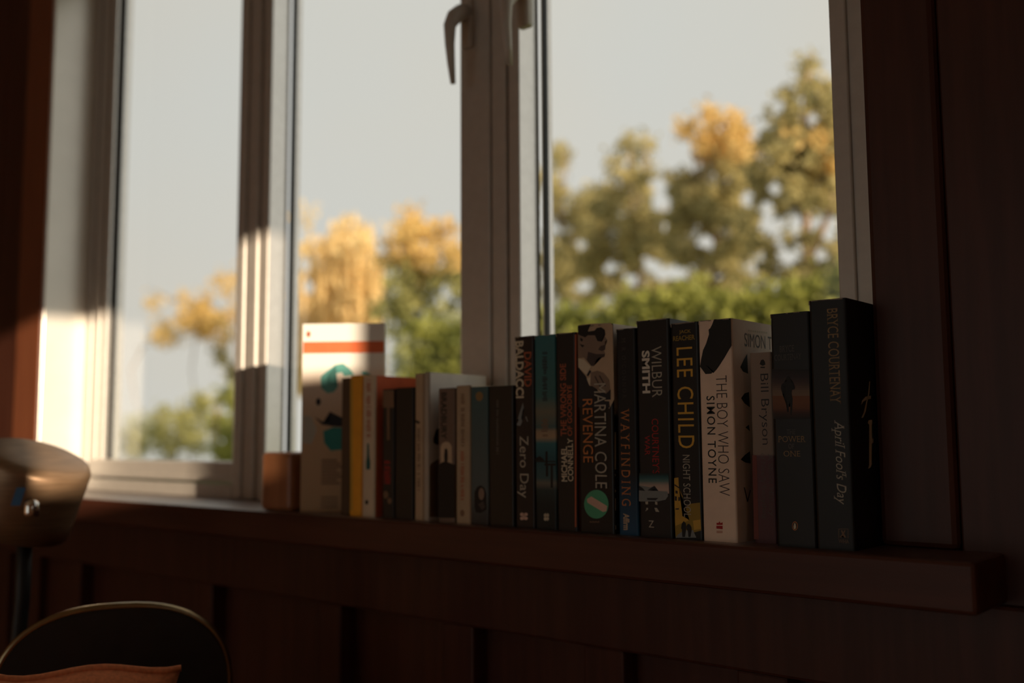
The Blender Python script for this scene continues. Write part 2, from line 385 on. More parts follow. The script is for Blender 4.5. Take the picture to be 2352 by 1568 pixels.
# ------------------------------------------------------------------ books
PAGES = mat('cream page edges', (.72, .64, .52), .9, var=.1, scale=90, stretch=(12, .2, .2), bump=.3)
YS = 0.938
SCUFF_LIT = mat('scuffed and light-catching cover edge', (.26, .21, .16), .8, var=.2, scale=300)
class Book: pass
def paper(name, c, rough=.42): return mat(name, c, rough, var=.05, scale=45, spec=.22)
def book(label, xl, xr, ytop, spine, cover=None, back=None, depth=.128, Y=YS, name='paperback_book', hgt=None, gap=0, kind='book', group=None):
    """a paperback standing on the sill: wrapped cover with rounded spine corners, page block between the boards"""
    x0 = onY(xl, 1000, Y).x; x1 = onY(xr, 1000, Y).x
    H = hgt or onY((xl + xr) / 2, ytop, Y).z - ZS
    T = x1 - x0
    e = empty(name, ((x0 + x1) / 2, Y + depth / 2, ZS), label, kind, group)
    cover = cover or spine; back = back or cover
    bm = bmesh.new(); t = .0011; r = min(.0028, T * .3); hx = T / 2; d0 = -depth / 2; d1 = depth / 2
    # outline of the wrapped cover in plan: outer then inner
    outer = [(-hx, d1), (-hx, d0 + r)]
    for k in range(1, 4):
        a = math.radians(180 + 30 * k); outer.append((-hx + r + r * math.cos(a), d0 + r + r * math.sin(a)))
    for k in range(0, 3):
        a = math.radians(270 + 30 * k); outer.append((hx - r + r * math.cos(a), d0 + r + r * math.sin(a)))
    outer += [(hx, d0 + r), (hx, d1)]
    n = len(outer)
    inner = []
    for i, (x, y) in enumerate(outer):
        if i == 0 or i == 1: inner.append((x + t, y))
        elif i >= n - 2: inner.append((x - t, y))
        else:
            cx = -hx + r if i < n / 2 else hx - r; cy = d0 + r; f = max(.05, (r - t) / r)
            inner.append((cx + (x - cx) * f, cy + (y - cy) * f))
    vo = [[bm.verts.new((x, y, z)) for x, y in outer] for z in (0, H)]
    vi = [[bm.verts.new((x, y, z)) for x, y in inner] for z in (0, H)]
    for i in range(n - 1):
        mi = 2 if i == 0 else (1 if i >= n - 2 else 0)
        if i == n - 3: mi = 0
        for f in ([vo[0][i], vo[0][i + 1], vo[1][i + 1], vo[1][i]], [vi[0][i + 1], vi[0][i], vi[1][i], vi[1][i + 1]],
                  [vo[1][i], vo[1][i + 1], vi[1][i + 1], vi[1][i]], [vi[0][i], vi[0][i + 1], vo[0][i + 1], vo[0][i]]):
            bm.faces.new(f).material_index = mi
    for i in (0, n - 1):
        bm.faces.new([vo[0][i], vo[1][i], vi[1][i], vi[0][i]] if i == 0 else [vo[0][i], vi[0][i], vi[1][i], vo[1][i]]).material_index = 2 if i == 0 else 1
    link('cover', bm, [spine, cover, back], e)
    bm = bmesh.new(); box(bm, -hx + t + .0002, hx - t - .0002, d0 + r * .6 + t, d1 - .0015, .001, H - .0012)
    link('pages', bm, PAGES, e)
    if ytop < 800:      # scuffs plus painted light caught along the top of the spine
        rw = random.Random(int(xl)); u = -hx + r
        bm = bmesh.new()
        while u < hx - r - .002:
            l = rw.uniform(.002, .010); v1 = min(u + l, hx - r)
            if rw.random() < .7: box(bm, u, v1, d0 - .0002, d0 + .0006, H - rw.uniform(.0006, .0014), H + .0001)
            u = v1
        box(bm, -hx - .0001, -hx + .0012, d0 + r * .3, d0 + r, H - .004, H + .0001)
        link('worn_lit_edge', bm, SCUFF_LIT, e)['kind'] = 'stuff'
    b = Book(); b.e = e; b.pl = ('Y', Y); b.px = ('X', x1); b.x0, b.x1, b.H = x0, x1, H; b.xl, b.xr = xl, xr
    return b
BG = 'row of books on the sill'
INK = {k: paper('ink ' + k, c, r) for k, c, r in (
    ('cream', (.62, .54, .40), .5), ('grey', (.42, .39, .32), .5), ('white', (.72, .68, .60), .5), ('gold', (.70, .40, .05), .45), ('orange', (.55, .20, .06), .5),
    ('dimorange', (.32, .12, .045), .5), ('red', (.38, .02, .018), .5), ('brick', (.38, .10, .045), .5), ('black', (.012, .011, .010), .45), ('dim', (.11, .10, .09), .5), ('dimmer', (.055, .05, .047), .5),
    ('brown', (.20, .12, .07), .5), ('gilt', (.26, .16, .06), .35), ('teal', (.03, .22, .20), .5), ('tealpale', (.12, .34, .30), .5), ('steel', (.22, .24, .24), .5),
    ('skin', (.24, .17, .125), .5), ('skindark', (.07, .05, .045), .5), ('beige', (.50, .37, .25), .5), ('olive', (.30, .20, .03), .5), ('yellow', (.55, .33, .05), .5),
    ('green', (.08, .36, .20), .45), ('peach', (.62, .42, .33), .5), ('purple', (.10, .06, .085), .5), ('coral', (.72, .16, .06), .45), ('night', (.02, .02, .024), .45), ('rust', (.15, .06, .025), .5), ('maroon', (.17, .045, .035), .5), ('tealdark', (.02, .10, .095), .5))}
BLACK = paper('black gloss cover', (.014, .013, .012), .33)
BLACK2 = paper('charcoal gloss cover', (.018, .016, .016), .36)
T = place_text; PZ = place_poly

# --- slim dark brown book
b = book('slim dark brown book left of the yellow spine', 783, 803, 868, paper('dark brown cover', (.10, .06, .035)), depth=.045, Y=.945, group=BG)
# --- yellow
b = book('slim book with a plain golden yellow spine', 803.5, 831, 862, paper('golden yellow cover', (.80, .36, .03), .4), depth=.125, group=BG)
PZ(b.e, 'spine_band', [rect(804.5, 872, 810.5, 1172)], INK['yellow'], b.pl)
# --- cream spine, coral cover
b = book('cream spined paperback with a coral red cover and a dark bottle', 832.5, 861, 863, paper('cream spine', (.62, .50, .36)), paper('coral cover', (.78, .17, .07), .4), depth=.128, group=BG)
PZ(b.e, 'title_lettering', worn(841, 872, 853, 1006, 3), INK['brick'], b.pl)
PZ(b.e, 'bottle_picture', [[(843.5, 1018), (847.5, 1018), (848.5, 1045), (851, 1062), (850.5, 1078), (841.5, 1078), (841, 1062), (843, 1045)]], INK['tealdark'], b.pl)
PZ(b.e, 'publisher_mark', [ell(842.5, 1153, 4, 5.5)], INK['black'], b.pl)
# --- two dark ones
b = book('black paperback with a brown top patch and dim red lettering', 878, 906, 893, BLACK2, depth=.11, group=BG)
PZ(b.e, 'top_patch', [rect(879.5, 896, 905, 936), rect(889, 936, 895, 1010)], INK['brown'], b.pl)
PZ(b.e, 'title_lettering', worn(882, 1058, 898, 1112, 5), INK['red'], b.pl)
PZ(b.e, 'spine_mark', [ell(886, 1136, 6, 9), ell(895, 1150, 5, 7)], INK['brown'], b.pl)
b = book('plain black paperback left of the white fronted book', 907, 950, 890, BLACK, depth=.111, group=BG)
# --- beige, white cover
b = book('thin beige spined book with a small dark bird mark', 952.5, 972, 858, paper('beige spine', (.46, .33, .21)), depth=.11, group=BG)
PZ(b.e, 'bird_mark', [[(954, 966), (958, 964), (961, 967), (966, 969), (962, 973), (957, 972)]], INK['black'], b.pl)
PZ(b.e, 'title_lettering', worn(958, 984, 966, 1128, 9), INK['brown'], b.pl)
b = book('thin grey spined book with a white cover showing a capped figure', 972.5, 985, 855, paper('grey white spine', (.42, .36, .29)), paper('white cover', (.80, .74, .66), .4), depth=.114, group=BG)
PZ(b.e, 'cap_picture', [[(1003, 985), (1000, 991), (995.5, 1008), (996, 1017), (1003, 1021), (1014, 1022), (1016, 980)]], INK['black'], b.px)
PZ(b.e, 'coat_picture', [[(986.5, 1072), (990, 1064), (1003, 1056), (1020, 1050), (1020, 1187), (986.5, 1187)]], INK['brown'], b.px)
# --- figure in an arch
b = book('grey-brown paperback with a black figure in a pale arch', 1006, 1045, 891, paper('taupe spine', (.17, .115, .085)), BLACK2, depth=.111, group=BG)
T(b.e, 'author_lettering', 'BRADBURY', (1013, 901, 1026, 1008), 'cw', INK['black'], b.pl, bold=.02)
PZ(b.e, 'arch_picture', [ell(1025, 1030, 13, 16, 16, 180, 360) + [(1038.5, 1068), (1012.5, 1068)]], INK['beige'], b.pl)
PZ(b.e, 'ground_picture', [[(1006.5, 1068), (1018, 1060), (1032, 1062), (1044.8, 1068), (1045, 1189), (1007, 1189)]], INK['black'], b.pl, 2)
PZ(b.e, 'figure_picture', [[(1022, 1031), (1026, 1029), (1028.5, 1034), (1029, 1048), (1028, 1066), (1021.5, 1066), (1020.5, 1046)]], INK['black'], b.pl, 3)
# --- cream with brown and red print
b = book('cream spined paperback with brown over red lettering', 1047, 1079.5, 885, paper('biscuit spine', (.42, .315, .205)), PAGES, depth=.111, Y=.936, group=BG)
PZ(b.e, 'title_lettering', worn(1058.5, 904, 1068, 1026, 12), INK['brown'], b.pl)
PZ(b.e, 'author_lettering', worn(1057.5, 1036, 1067, 1150, 14), INK['brick'], b.pl)
PZ(b.e, 'publisher_mark', [ell(1062, 1178, 5, 8)], INK['brown'], b.pl)
# --- slate blue with portrait
b = book('slate blue paperback with a portrait of a dark haired woman', 1080.5, 1121, 888, rampmat('slate blue cover', ((0, (.04, .035, .035)), (.22, (.10, .12, .12)), (1, (.055, .115, .12)))), depth=.111, group=BG)
PZ(b.e, 'emblem', [ell(1101, 910, 8.5, 11)], INK['gilt'], b.pl)
PZ(b.e, 'hair_picture', [[(1090, 1165), (1090, 1130), (1096, 1118), (1104, 1114), (1112, 1119), (1117, 1132), (1118, 1170), (1104, 1178), (1093, 1176)]], INK['black'], b.pl)
PZ(b.e, 'face_picture', [ell(1106, 1134, 6.5, 14)], INK['skin'], b.pl, 2)
PZ(b.e, 'neck_picture', [[(1098, 1158), (1110, 1150), (1115, 1164), (1108, 1171)]], INK['skindark'], b.pl, 2)
# --- black
b = book('wide black paperback with a faint line of print, right of the portrait', 1122, 1180, 886, BLACK, depth=.111, group=BG)
PZ(b.e, 'title_lettering', worn(1140, 918, 1146, 1045, 21), INK['dim'], b.pl)
# --- tall row
b = book('black thriller with cream and brick lettering and a running figure', 1183, 1227.5, 772, paper('black plum cover', (.020, .014, .014), .36), depth=.13, group=BG)
T(b.e, 'author_lettering', 'BALDACCI', (1184.5, 783, 1203, 914), 'cw', INK['cream'], b.pl, bold=.03)
T(b.e, 'author_lettering', 'DAVID', (1204, 808, 1221, 888), 'cw', INK['brick'], b.pl, bold=.02)
T(b.e, 'title_lettering', 'Zero Day', (1188, 1001, 1214, 1143), 'cw', INK['grey'], b.pl)
PZ(b.e, 'figure_picture', [[(1201, 924), (1203, 936), (1196, 955), (1200, 968), (1195, 978), (1186, 976), (1191, 966), (1193, 950), (1198, 936)], [(1209, 955), (1213, 968), (1211, 968), (1207, 958)]], INK['steel'], b.pl)
PZ(b.e, 'publisher_mark', [ell(1199, 1181, 4.5, 4, 10), ell(1208, 1181, 4.5, 4, 10), ell(1199, 1190, 4.5, 4, 10), ell(1208, 1190, 4.5, 4, 10), rect(1201, 1178, 1206, 1193)], INK['peach'], b.pl)
b = book('teal spined novel showing a jetty under an evening sky', 1228.5, 1277, 769,
         rampmat('teal jetty cover', ((0, (.012, .014, .014)), (.13, (.016, .024, .024)), (.20, (.03, .05, .05)), (.235, (.16, .15, .12)), (.26, (.05, .11, .12)), (.36, (.02, .09, .11)),
                                      (.44, (.035, .15, .17)), (.47, (.40, .28, .17)), (.50, (.34, .25, .16)), (.52, (.07, .13, .13)), (.60, (.18, .17, .12)), (.68, (.045, .15, .15)), (1, (.035, .16, .18)))), depth=.13, group=BG)
PZ(b.e, 'author_lettering', worn(1246, 806, 1258, 922, 31), INK['night'], b.pl)
PZ(b.e, 'title_lettering', worn(1243, 962, 1262, 1003, 33), INK['brown'], b.pl)
PZ(b.e, 'jetty_picture', [rect(1229.8, 1058.2, 1276.5, 1061), rect(1251, 1064, 1277, 1069), rect(1253, 1036, 1258, 1064), rect(1254, 1069, 1259, 1094), rect(1265, 1069, 1270, 1120),
                          [(1229.8, 1052), (1240, 1047), (1250, 1055), (1250, 1058), (1229.8, 1058)]], INK['black'], b.pl)
PZ(b.e, 'publisher_mark', [rect(1249.5, 1180, 1261, 1186), rect(1249.5, 1188, 1261, 1194), rect(1252, 1178, 1254, 1196), rect(1257, 1178, 1259, 1196)], INK['cream'], b.pl)
b = book('black thriller with brick red and beige lettering reading upwards', 1278, 1324.5, 764, BLACK2, INK['brick'], depth=.13, group=BG)
T(b.e, 'title_lettering', 'THE WRONG SIDE', (1287, 835, 1301, 1001), 'ccw', INK['brick'], b.pl, bold=.02)
T(b.e, 'title_lettering', 'OF GOODBYE', (1303, 884, 1314, 1001), 'ccw', INK['brick'], b.pl, bold=.02)
T(b.e, 'author_lettering', 'MICHAEL', (1289.5, 1025, 1303, 1105.5), 'ccw', INK['cream'], b.pl, bold=.02)
T(b.e, 'author_lettering', 'CONNELLY', (1304, 1006, 1316.5, 1105), 'ccw', INK['cream'], b.pl, bold=.015)
PZ(b.e, 'spine_stripe', [rect(1320.5, 768, 1324.3, 1210)], INK['brick'], b.pl)
# --- man in sunglasses
b = book('thick black and beige thriller picturing a man in sunglasses', 1329, 1409, 746, BLACK, rampmat('revenge cover', ((0, (.014, .013, .012)), (.55, (.02, .018, .016)), (.60, (.60, .52, .42)), (1, (.66, .58, .49)))), depth=.13, group=BG)
q = lambda pts: zpoly(pts, 1300, 720, 6.033)
PZ(b.e, 'backdrop_picture', [q([(166, 165), (330, 140), (620, 130), (648, 160), (668, 1190), (600, 1320), (560, 1240), (400, 1000), (172, 1000)])], INK['beige'], b.pl)
PZ(b.e, 'face_picture', [q([(172, 280), (300, 290), (420, 270), (535, 310), (572, 365), (540, 395), (552, 440), (520, 480), (545, 560), (430, 625), (385, 730), (330, 700), (250, 610), (172, 620)])], INK['skin'], b.pl, 2)
PZ(b.e, 'hair_picture', [q([(166, 170), (345, 148), (310, 215), (305, 300), (270, 330), (170, 290)]), q([(205, 330), (240, 360), (225, 390), (200, 370)]), q([(190, 420), (260, 440), (230, 470)])], INK['black'], b.pl, 3)
PZ(b.e, 'sunglasses_picture', [q([(300, 250), (400, 235), (430, 200), (490, 188), (540, 225), (548, 290), (500, 350), (500, 390), (440, 380), (405, 300), (300, 300)])], INK['black'], b.pl, 4)
PZ(b.e, 'jaw_shadow_picture', [q([(310, 530), (420, 560), (545, 560), (535, 600), (430, 630), (390, 725), (350, 725), (290, 640)]), q([(480, 450), (550, 430), (545, 500), (500, 520), (450, 500)])], INK['skindark'], b.pl, 3)
PZ(b.e, 'collar_picture', [q([(172, 620), (250, 640), (350, 735), (290, 850), (180, 740)]), q([(290, 900), (345, 880), (350, 985), (325, 990)])], INK['cream'], b.pl, 4)
PZ(b.e, 'suit_picture', [q([(172, 740), (280, 870), (330, 1000), (410, 1010), (400, 1200), (600, 1215), (610, 1300), (172, 1300)]), q([(470, 1100), (622, 1050), (622, 1190), (470, 1200)]), q([(290, 855), (330, 780), (355, 800), (310, 870)])], INK['night'], b.pl, 3)
PZ(b.e, 'hand_picture', [q([(350, 815), (440, 790), (520, 820), (600, 920), (612, 1060), (560, 1110), (440, 1050), (340, 985), (345, 900)])], INK['skin'], b.pl, 5)
PZ(b.e, 'knuckle_picture', [q([(460, 860), (480, 858), (560, 1000), (545, 1010)]), q([(400, 870), (415, 866), (500, 1030), (480, 1030)])], INK['skindark'], b.pl, 6)
T(b.e, 'author_lettering', 'MARTINA COLE', (1367, 880, 1394, 1121), 'cw', INK['grey'], b.pl, 7)
T(b.e, 'title_lettering', 'REVENGE', (1340, 916, 1363, 1062), 'cw', INK['orange'], b.pl, 7)
st = PZ(b.e, 'price_sticker', [ell(1370.5, 1157.5, 28, 33, 32)], INK['green'], b.pl, 4)
st['label'] = 'round green price sticker'
s7 = lambda pts: zpoly(pts, 1300, 960, 5.6)
PZ(b.e, 'sticker_band', [s7([(275, 1040), (330, 1005), (535, 1130), (525, 1195), (480, 1205), (280, 1085)])], INK['peach'], b.pl, 5)
PZ(b.e, 'publisher_lettering', [rect(1355.5 + 3.2 * i, 1196 + (i % 2), 1357.6 + 3.2 * i, 1200) for i in range(7)], INK['brown'], b.pl, 4)
PZ(b.e, 'cover_lettering', [rect(1411.4, 927, 1413, 936), rect(1411.4, 944, 1413, 951), rect(1411.6, 992, 1414.5, 1078), rect(1412, 1088, 1413.6, 1093), rect(1412.4, 1124, 1414, 1130), rect(1412.6, 1144, 1414, 1172), rect(1413, 1206, 1414.6, 1216)], INK['cream'], b.px, 2)
# --- wayfinding
b = book('black paperback with orange serif lettering and a blue foot', 1418, 1463, 754, rampmat('black blue foot cover', ((0, (.012, .07, .15)), (.20, (.012, .04, .075)), (.30, (.014, .016, .02)), (1, (.014, .013, .013)))), BLACK, depth=.13, group=BG)
T(b.e, 'author_lettering', "M R O'CONNOR", (1429, 776, 1438, 915), 'cw', INK['dimmer'], b.pl, serif=True, spacing=1.5)
T(b.e, 'title_lettering', 'WAYFINDING', (1427, 938, 1447, 1161), 'cw', INK['orange'], b.pl, serif=True, spacing=1.5, bold=-.006)
T(b.e, 'publisher_lettering', 'Affirm', (1432, 1179, 1446, 1217), 'cw', INK['beige'], b.pl, bold=.03)
# --- mountain thriller
b = book('thick black thriller with white and red lettering above a snowy mountain', 1465.5, 1541, 733.5, BLACK2, BLACK, depth=.13, group=BG)
T(b.e, 'author_lettering', 'WILBUR', (1497, 795, 1520, 912), 'cw', INK['grey'], b.pl, bold=-.005)
T(b.e, 'author_lettering', 'SMITH', (1475, 805, 1493, 903), 'cw', INK['white'], b.pl, bold=.035)
T(b.e, 'title_lettering', "COURTNEY'S", (1498, 961, 1514, 1088), 'cw', INK['red'], b.pl)
T(b.e, 'title_lettering', 'WAR', (1481, 1000, 1493, 1045), 'cw', INK['red'], b.pl)
s8 = lambda pts: zpoly(pts, 1450, 1040, 7.468)
fade(b.e, 'sky_picture', ((1468.3, 1535.5), (1468.6, 1537)), 1086, 1133, ((.014, .015, .016), (.02, .09, .10), (.10, .19, .19), (.42, .33, .28), (.50, .38, .32), (.45, .34, .30)), b.pl)
PZ(b.e, 'mountain_picture', [s8([(135, 550), (260, 640), (330, 590), (400, 560), (470, 650), (625, 660), (632, 740), (590, 800), (450, 830), (135, 830)])], INK['steel'], b.pl, 2)
PZ(b.e, 'ridge_picture', [s8([(280, 640), (400, 562), (470, 650), (430, 625), (395, 600), (340, 645)]), s8([(270, 770), (470, 770), (420, 810), (280, 805)]), s8([(135, 560), (200, 600), (240, 650), (135, 640)])], INK['night'], b.pl, 3)
PZ(b.e, 'wreck_picture', [s8([(240, 835), (290, 830), (290, 880), (250, 880)]), s8([(410, 830), (450, 840), (450, 890), (410, 880)]), s8([(260, 940), (290, 940), (290, 970), (240, 1000), (260, 970)]), s8([(400, 940), (440, 940), (430, 980), (480, 1000), (480, 1012), (420, 1005)])], INK['grey'], b.pl, 2)
T(b.e, 'publisher_lettering', 'Z', (1490, 1195, 1502, 1211), 'h', INK['grey'], b.pl)
# --- yellow lettering
b = book('black thriller with tall yellow lettering over a lamplit street', 1545, 1609, 740, BLACK, BLACK2, depth=.13, group=BG)
T(b.e, 'series_lettering', 'JACK', (1560, 757, 1587, 767), 'h', INK['olive'], b.pl, bold=.02)
T(b.e, 'series_lettering', 'REACHER', (1546, 770, 1596, 781.5), 'h', INK['olive'], b.pl, bold=.02)
T(b.e, 'author_lettering', 'LEE CHILD', (1556, 797, 1593, 1029), 'cw', INK['gold'], b.pl, spacing=1.12)
T(b.e, 'title_lettering', 'NIGHT SCHOOL', (1570, 1044.5, 1586.5, 1187), 'cw', INK['grey'], b.pl, 4, spacing=1.05)
PZ(b.e, 'street_picture', [s8([(1010, 870), (1180, 850), (1200, 1330), (760, 1440), (745, 1080), (880, 1000)])], INK['olive'], b.pl)
PZ(b.e, 'house_picture', [s8([(740, 430), (810, 420), (820, 600), (880, 740), (880, 1080), (1000, 1150), (760, 1250), (745, 900)]), s8([(1060, 1160), (1190, 1140), (1200, 1300), (1080, 1320)])], INK['yellow'], b.pl, 2)
PZ(b.e, 'dark_window_picture', [s8([(760, 640), (800, 650), (800, 700), (760, 690)]), s8([(750, 740), (785, 745), (785, 820), (750, 815)]), s8([(810, 750), (840, 760), (840, 820), (810, 820)]), s8([(745, 530), (830, 590), (830, 610), (745, 560)]), s8([(760, 950), (820, 945), (820, 970), (760, 970)])], INK['night'], b.pl, 3)
PZ(b.e, 'pavement_picture', [s8([(800, 1400), (900, 1330), (1060, 1320), (1120, 1450), (760, 1452)])], INK['steel'], b.pl, 3)
PZ(b.e, 'walker_picture', [s8([(870, 1210), (905, 1165), (940, 1210), (945, 1300), (925, 1440), (880, 1440), (872, 1310), (858, 1290)]), s8([(950, 1250), (975, 1215), (1000, 1215), (1035, 1270), (1040, 1330), (1020, 1440), (985, 1440), (975, 1340), (950, 1300)])], INK['black'], b.pl, 4)
# --- white, black paint
WHT = paper('ivory cover', (.80, .63, .50), .45)
b = book('ivory spined thriller with a black brush stroke and thin lettering', 1609.5, 1687, 733, WHT, paper('ivory front cover', (.82, .67, .55), .4), depth=.13, group=BG)
s6 = lambda pts: zpoly(pts, 1600, 720, 8.711)
PZ(b.e, 'brush_stroke', [s6([(350, 115), (685, 92), (700, 640), (560, 880), (450, 1050), (400, 1120), (335, 1190), (330, 1150), (300, 1200), (180, 1210), (70, 1060), (90, 920), (130, 730), (210, 560), (250, 420), (240, 320), (275, 290), (310, 220)])], INK['black'], b.pl)
T(b.e, 'title_lettering', 'THE BOY WHO SAW', (1648, 862, 1673, 1138), 'cw', INK['skindark'], b.pl, bold=-.012)
T(b.e, 'author_lettering', 'SIMON TOYNE', (1625, 909, 1644, 1109), 'cw', INK['black'], b.pl, bold=.008, spacing=1.2)
PZ(b.e, 'publisher_mark', [[(1646, 1205), (1646, 1200), (1650, 1201), (1653, 1196.5), (1655, 1201), (1660, 1199), (1660, 1205)], [(1645.5, 1207), (1660, 1207), (1660, 1215), (1645.5, 1213.5)]], INK['red'], b.pl)
PZ(b.e, 'publisher_lettering', [rect(1646, 1219, 1660, 1220.5), rect(1646, 1222, 1660, 1223.5)], INK['brick'], b.pl)
T(b.e, 'cover_lettering', 'SIMON TOYNE', (1710, 772, 1812, 802), 'h', INK['dim'], b.px)
PZ(b.e, 'cover_lettering', [rect(1718 + 5 * i, 757 + .6 * i, 1721.5 + 5 * i, 761 + .6 * i) for i in range(9)], INK['cream'], b.px)
for pb in [[(1716, 812), (1708, 826), (1700, 843), (1707, 853), (1718, 858)], [(1720, 900), (1710, 903), (1702, 914), (1710, 926), (1722, 935)], [(1722, 1036), (1710, 1045), (1701, 1055), (1712, 1062), (1724, 1064)], [(1720, 975), (1712, 981), (1722, 990)]]:
    PZ(b.e, 'paint_blot', [pb], INK['black'], b.px)
PZ(b.e, 'cover_lettering', [[(1708, 1119), (1710.5, 1119), (1717, 1146), (1722, 1125), (1724, 1125), (1718, 1152), (1715.5, 1152)]], INK['skindark'], b.px)
# --- grey over purple
b = book('shorter paperback, grey above and maroon below, with thin dark lettering', 1726, 1777, 809, rampmat('grey and maroon cover', ((0, (.10, .04, .045)), (.42, (.11, .05, .055)), (.452, (.12, .06, .07)), (.462, (.24, .185, .15)), (1, (.27, .205, .16)))), depth=.125, Y=.952, group=BG)
PZ(b.e, 'red_edge', [[(1728, 1045), (1738, 1045), (1743, 1238), (1732, 1238)]], INK['maroon'], b.pl)
T(b.e, 'author_lettering', 'Bill Bryson', (1743, 858, 1767, 1021), 'cw', INK['night'], b.pl, bold=-.008)
PZ(b.e, 'emblem', [[(1745, 836), (1749, 832), (1748, 827), (1753, 825), (1757, 830), (1758, 837), (1752, 840)], rect(1747, 842, 1757, 845)], INK['black'], b.pl)
T(b.e, 'title_lettering', 'A Short History', (1763, 1041, 1777, 1184), 'cw', INK['dim'], b.pl, 2, serif=True, bold=-.01)
T(b.e, 'title_lettering', 'of Nearly Everything', (1747, 1041, 1760, 1190), 'cw', INK['dim'], b.pl, 2, serif=True, bold=-.01)
# --- runner
b = book('wide black paperback with a running man before an orange dusk', 1777, 1866, 717, BLACK, depth=.13, group=BG)
fade(b.e, 'dusk_sky', ((1772.5, 1858), (1774.5, 1860)), 848, 914, ((.013, .012, .012), (.03, .022, .026), (.07, .045, .04), (.16, .11, .075), (.19, .125, .08)), b.pl)
fade(b.e, 'desert_picture', ((1774.5, 1860), (1776.5, 1861)), 909, 962, ((.17, .07, .03), (.16, .065, .028), (.14, .055, .025), (.05, .022, .016), (.013, .012, .012)), b.pl, 2)
s5 = lambda pts: zpoly(pts, 1700, 780, 5.6)
PZ(b.e, 'runner_picture', [s5([(600, 490), (610, 470), (632, 470), (640, 490), (636, 530), (680, 545), (705, 600), (706, 635), (670, 645), (665, 690), (678, 760), (672, 900), (665, 970), (648, 965), (648, 860), (638, 780), (628, 860), (628, 930), (606, 930), (608, 860), (592, 760), (580, 690), (582, 590), (562, 590), (548, 620), (566, 690), (548, 700), (526, 625), (535, 575), (570, 545), (604, 535)])], INK['black'], b.pl, 3)
for s, bx in (('BRYCE', (1791, 793, 1824, 808)), ('COURTENAY', (1779, 813, 1841, 826.5))):
    T(b.e, 'author_lettering', s, bx, 'h', INK['dim'], b.pl, serif=True, bold=-.008)
for s, bx in (('THE', (1807, 986, 1827, 997)), ('POWER', (1787, 1001, 1851, 1015)), ('OF', (1811, 1019, 1824, 1030)), ('ONE', (1800, 1035, 1838, 1048))):
    T(b.e, 'title_lettering', s, bx, 'h', INK['gilt'] if s in ('POWER', 'ONE') else INK['dim'], b.pl, serif=True, bold=-.008)
PZ(b.e, 'publisher_mark', [ell(1826, 1207.5, 6.6, 10.4)], INK['orange'], b.pl)
PZ(b.e, 'publisher_mark', [ell(1826, 1207.5, 5.4, 8.6)], INK['black'], b.pl, 2)
PZ(b.e, 'publisher_mark', [[(1826, 1200), (1828, 1203), (1829, 1210), (1827.5, 1214.5), (1824, 1214.5), (1822.8, 1209), (1824.3, 1203)]], INK['cream'], b.pl, 3)
# --- the big one at the end
b = book('tallest black book at the right end, gilt serif lettering', 1867.5, 1954, 686, paper('black jacket', (.012, .011, .0095), .36), depth=.13, group=BG)
T(b.e, 'author_lettering', 'BRYCE COURTENAY', (1903, 708, 1928, 927), 'cw', INK['gilt'], b.pl, serif=True)
T(b.e, 'title_lettering', "April Fool's Day", (1913, 964, 1943, 1158), 'cw', INK['grey'], b.pl, serif=True, shear=.3, bold=-.006)
PZ(b.e, 'publisher_mark', [rect(1926, 1214, 1948.5, 1215), rect(1926, 1214, 1927, 1236), rect(1947.5, 1214, 1948.5, 1236), [(1932, 1218), (1934, 1217), (1938, 1226), (1944, 1234), (1940, 1234), (1936, 1229), (1931, 1234), (1929, 1233), (1935, 1226)], [(1940, 1217), (1942, 1218), (1938, 1226), (1936.5, 1224)]], INK['brown'], b.pl)
T(b.e, 'publisher_lettering', 'WHA', (1925.5, 1238.5, 1951, 1247), 'h', INK['brown'], b.pl, serif=True)
s7b = lambda pts: zpoly(pts, 1900, 840, 3.644)
PZ(b.e, 'cover_lettering', [s7b([(352, 130), (358, 130), (352, 230), (335, 300), (322, 380), (300, 432), (284, 436), (305, 390), (325, 300), (340, 240)]), s7b([(365, 248), (365, 275), (330, 282), (300, 300), (283, 330), (290, 290), (320, 258)]),
                          s7b([(345, 455), (375, 450), (380, 480), (372, 490), (372, 605), (386, 608), (386, 640), (372, 650), (370, 820), (378, 815), (362, 850), (340, 862), (350, 830), (350, 490), (338, 480)])], INK['cream'], b.px)

# --- tall cookery book turned to face the room
pA = Vector((onY(692, 1000, .945).x, .945)); dirA = Vector((.787, .617)); wA, hA, tA = .128, .288, .014
e = empty('cookery_book', (pA.x, pA.y, ZS), 'tall white book with an orange band and teal cups, turned askew', 'book', BG, rz=math.atan2(dirA.y, dirA.x))
CKW = rampmat('white cookery cover with painted shade', ((0, (.44, .28, .15)), (.45, (.52, .35, .21)), (.68, (.70, .56, .44)), (.78, (.82, .78, .72))), .4)  # browner lower half is shade under the sun patch, put into the colour
bm = bmesh.new(); t = .0015
box(bm, 0, wA, 0, t, 0, hA); box(bm, 0, wA, tA - t, tA, 0, hA); box(bm, wA - t, wA, t, tA - t, 0, hA)
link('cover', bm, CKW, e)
boxobj('pages', (.002, wA - t - .0005, t + .0002, tA - t - .0002, .002, hA - .003), PAGES, e)
def ck(name, polys, m, layer=1):
    """printed shapes on the cookery book, in centimetres from its lower left corner"""
    bm = bmesh.new()
    for pl in polys: bm.faces.new([bm.verts.new((x / 100, -.00015 * layer, z / 100)) for x, z in pl])
    bmesh.ops.triangulate(bm, faces=bm.faces); return link(name, bm, m, e)
ck('orange_band', [rect(.1, 24.2, 12.75, 26.0)], INK['coral'])
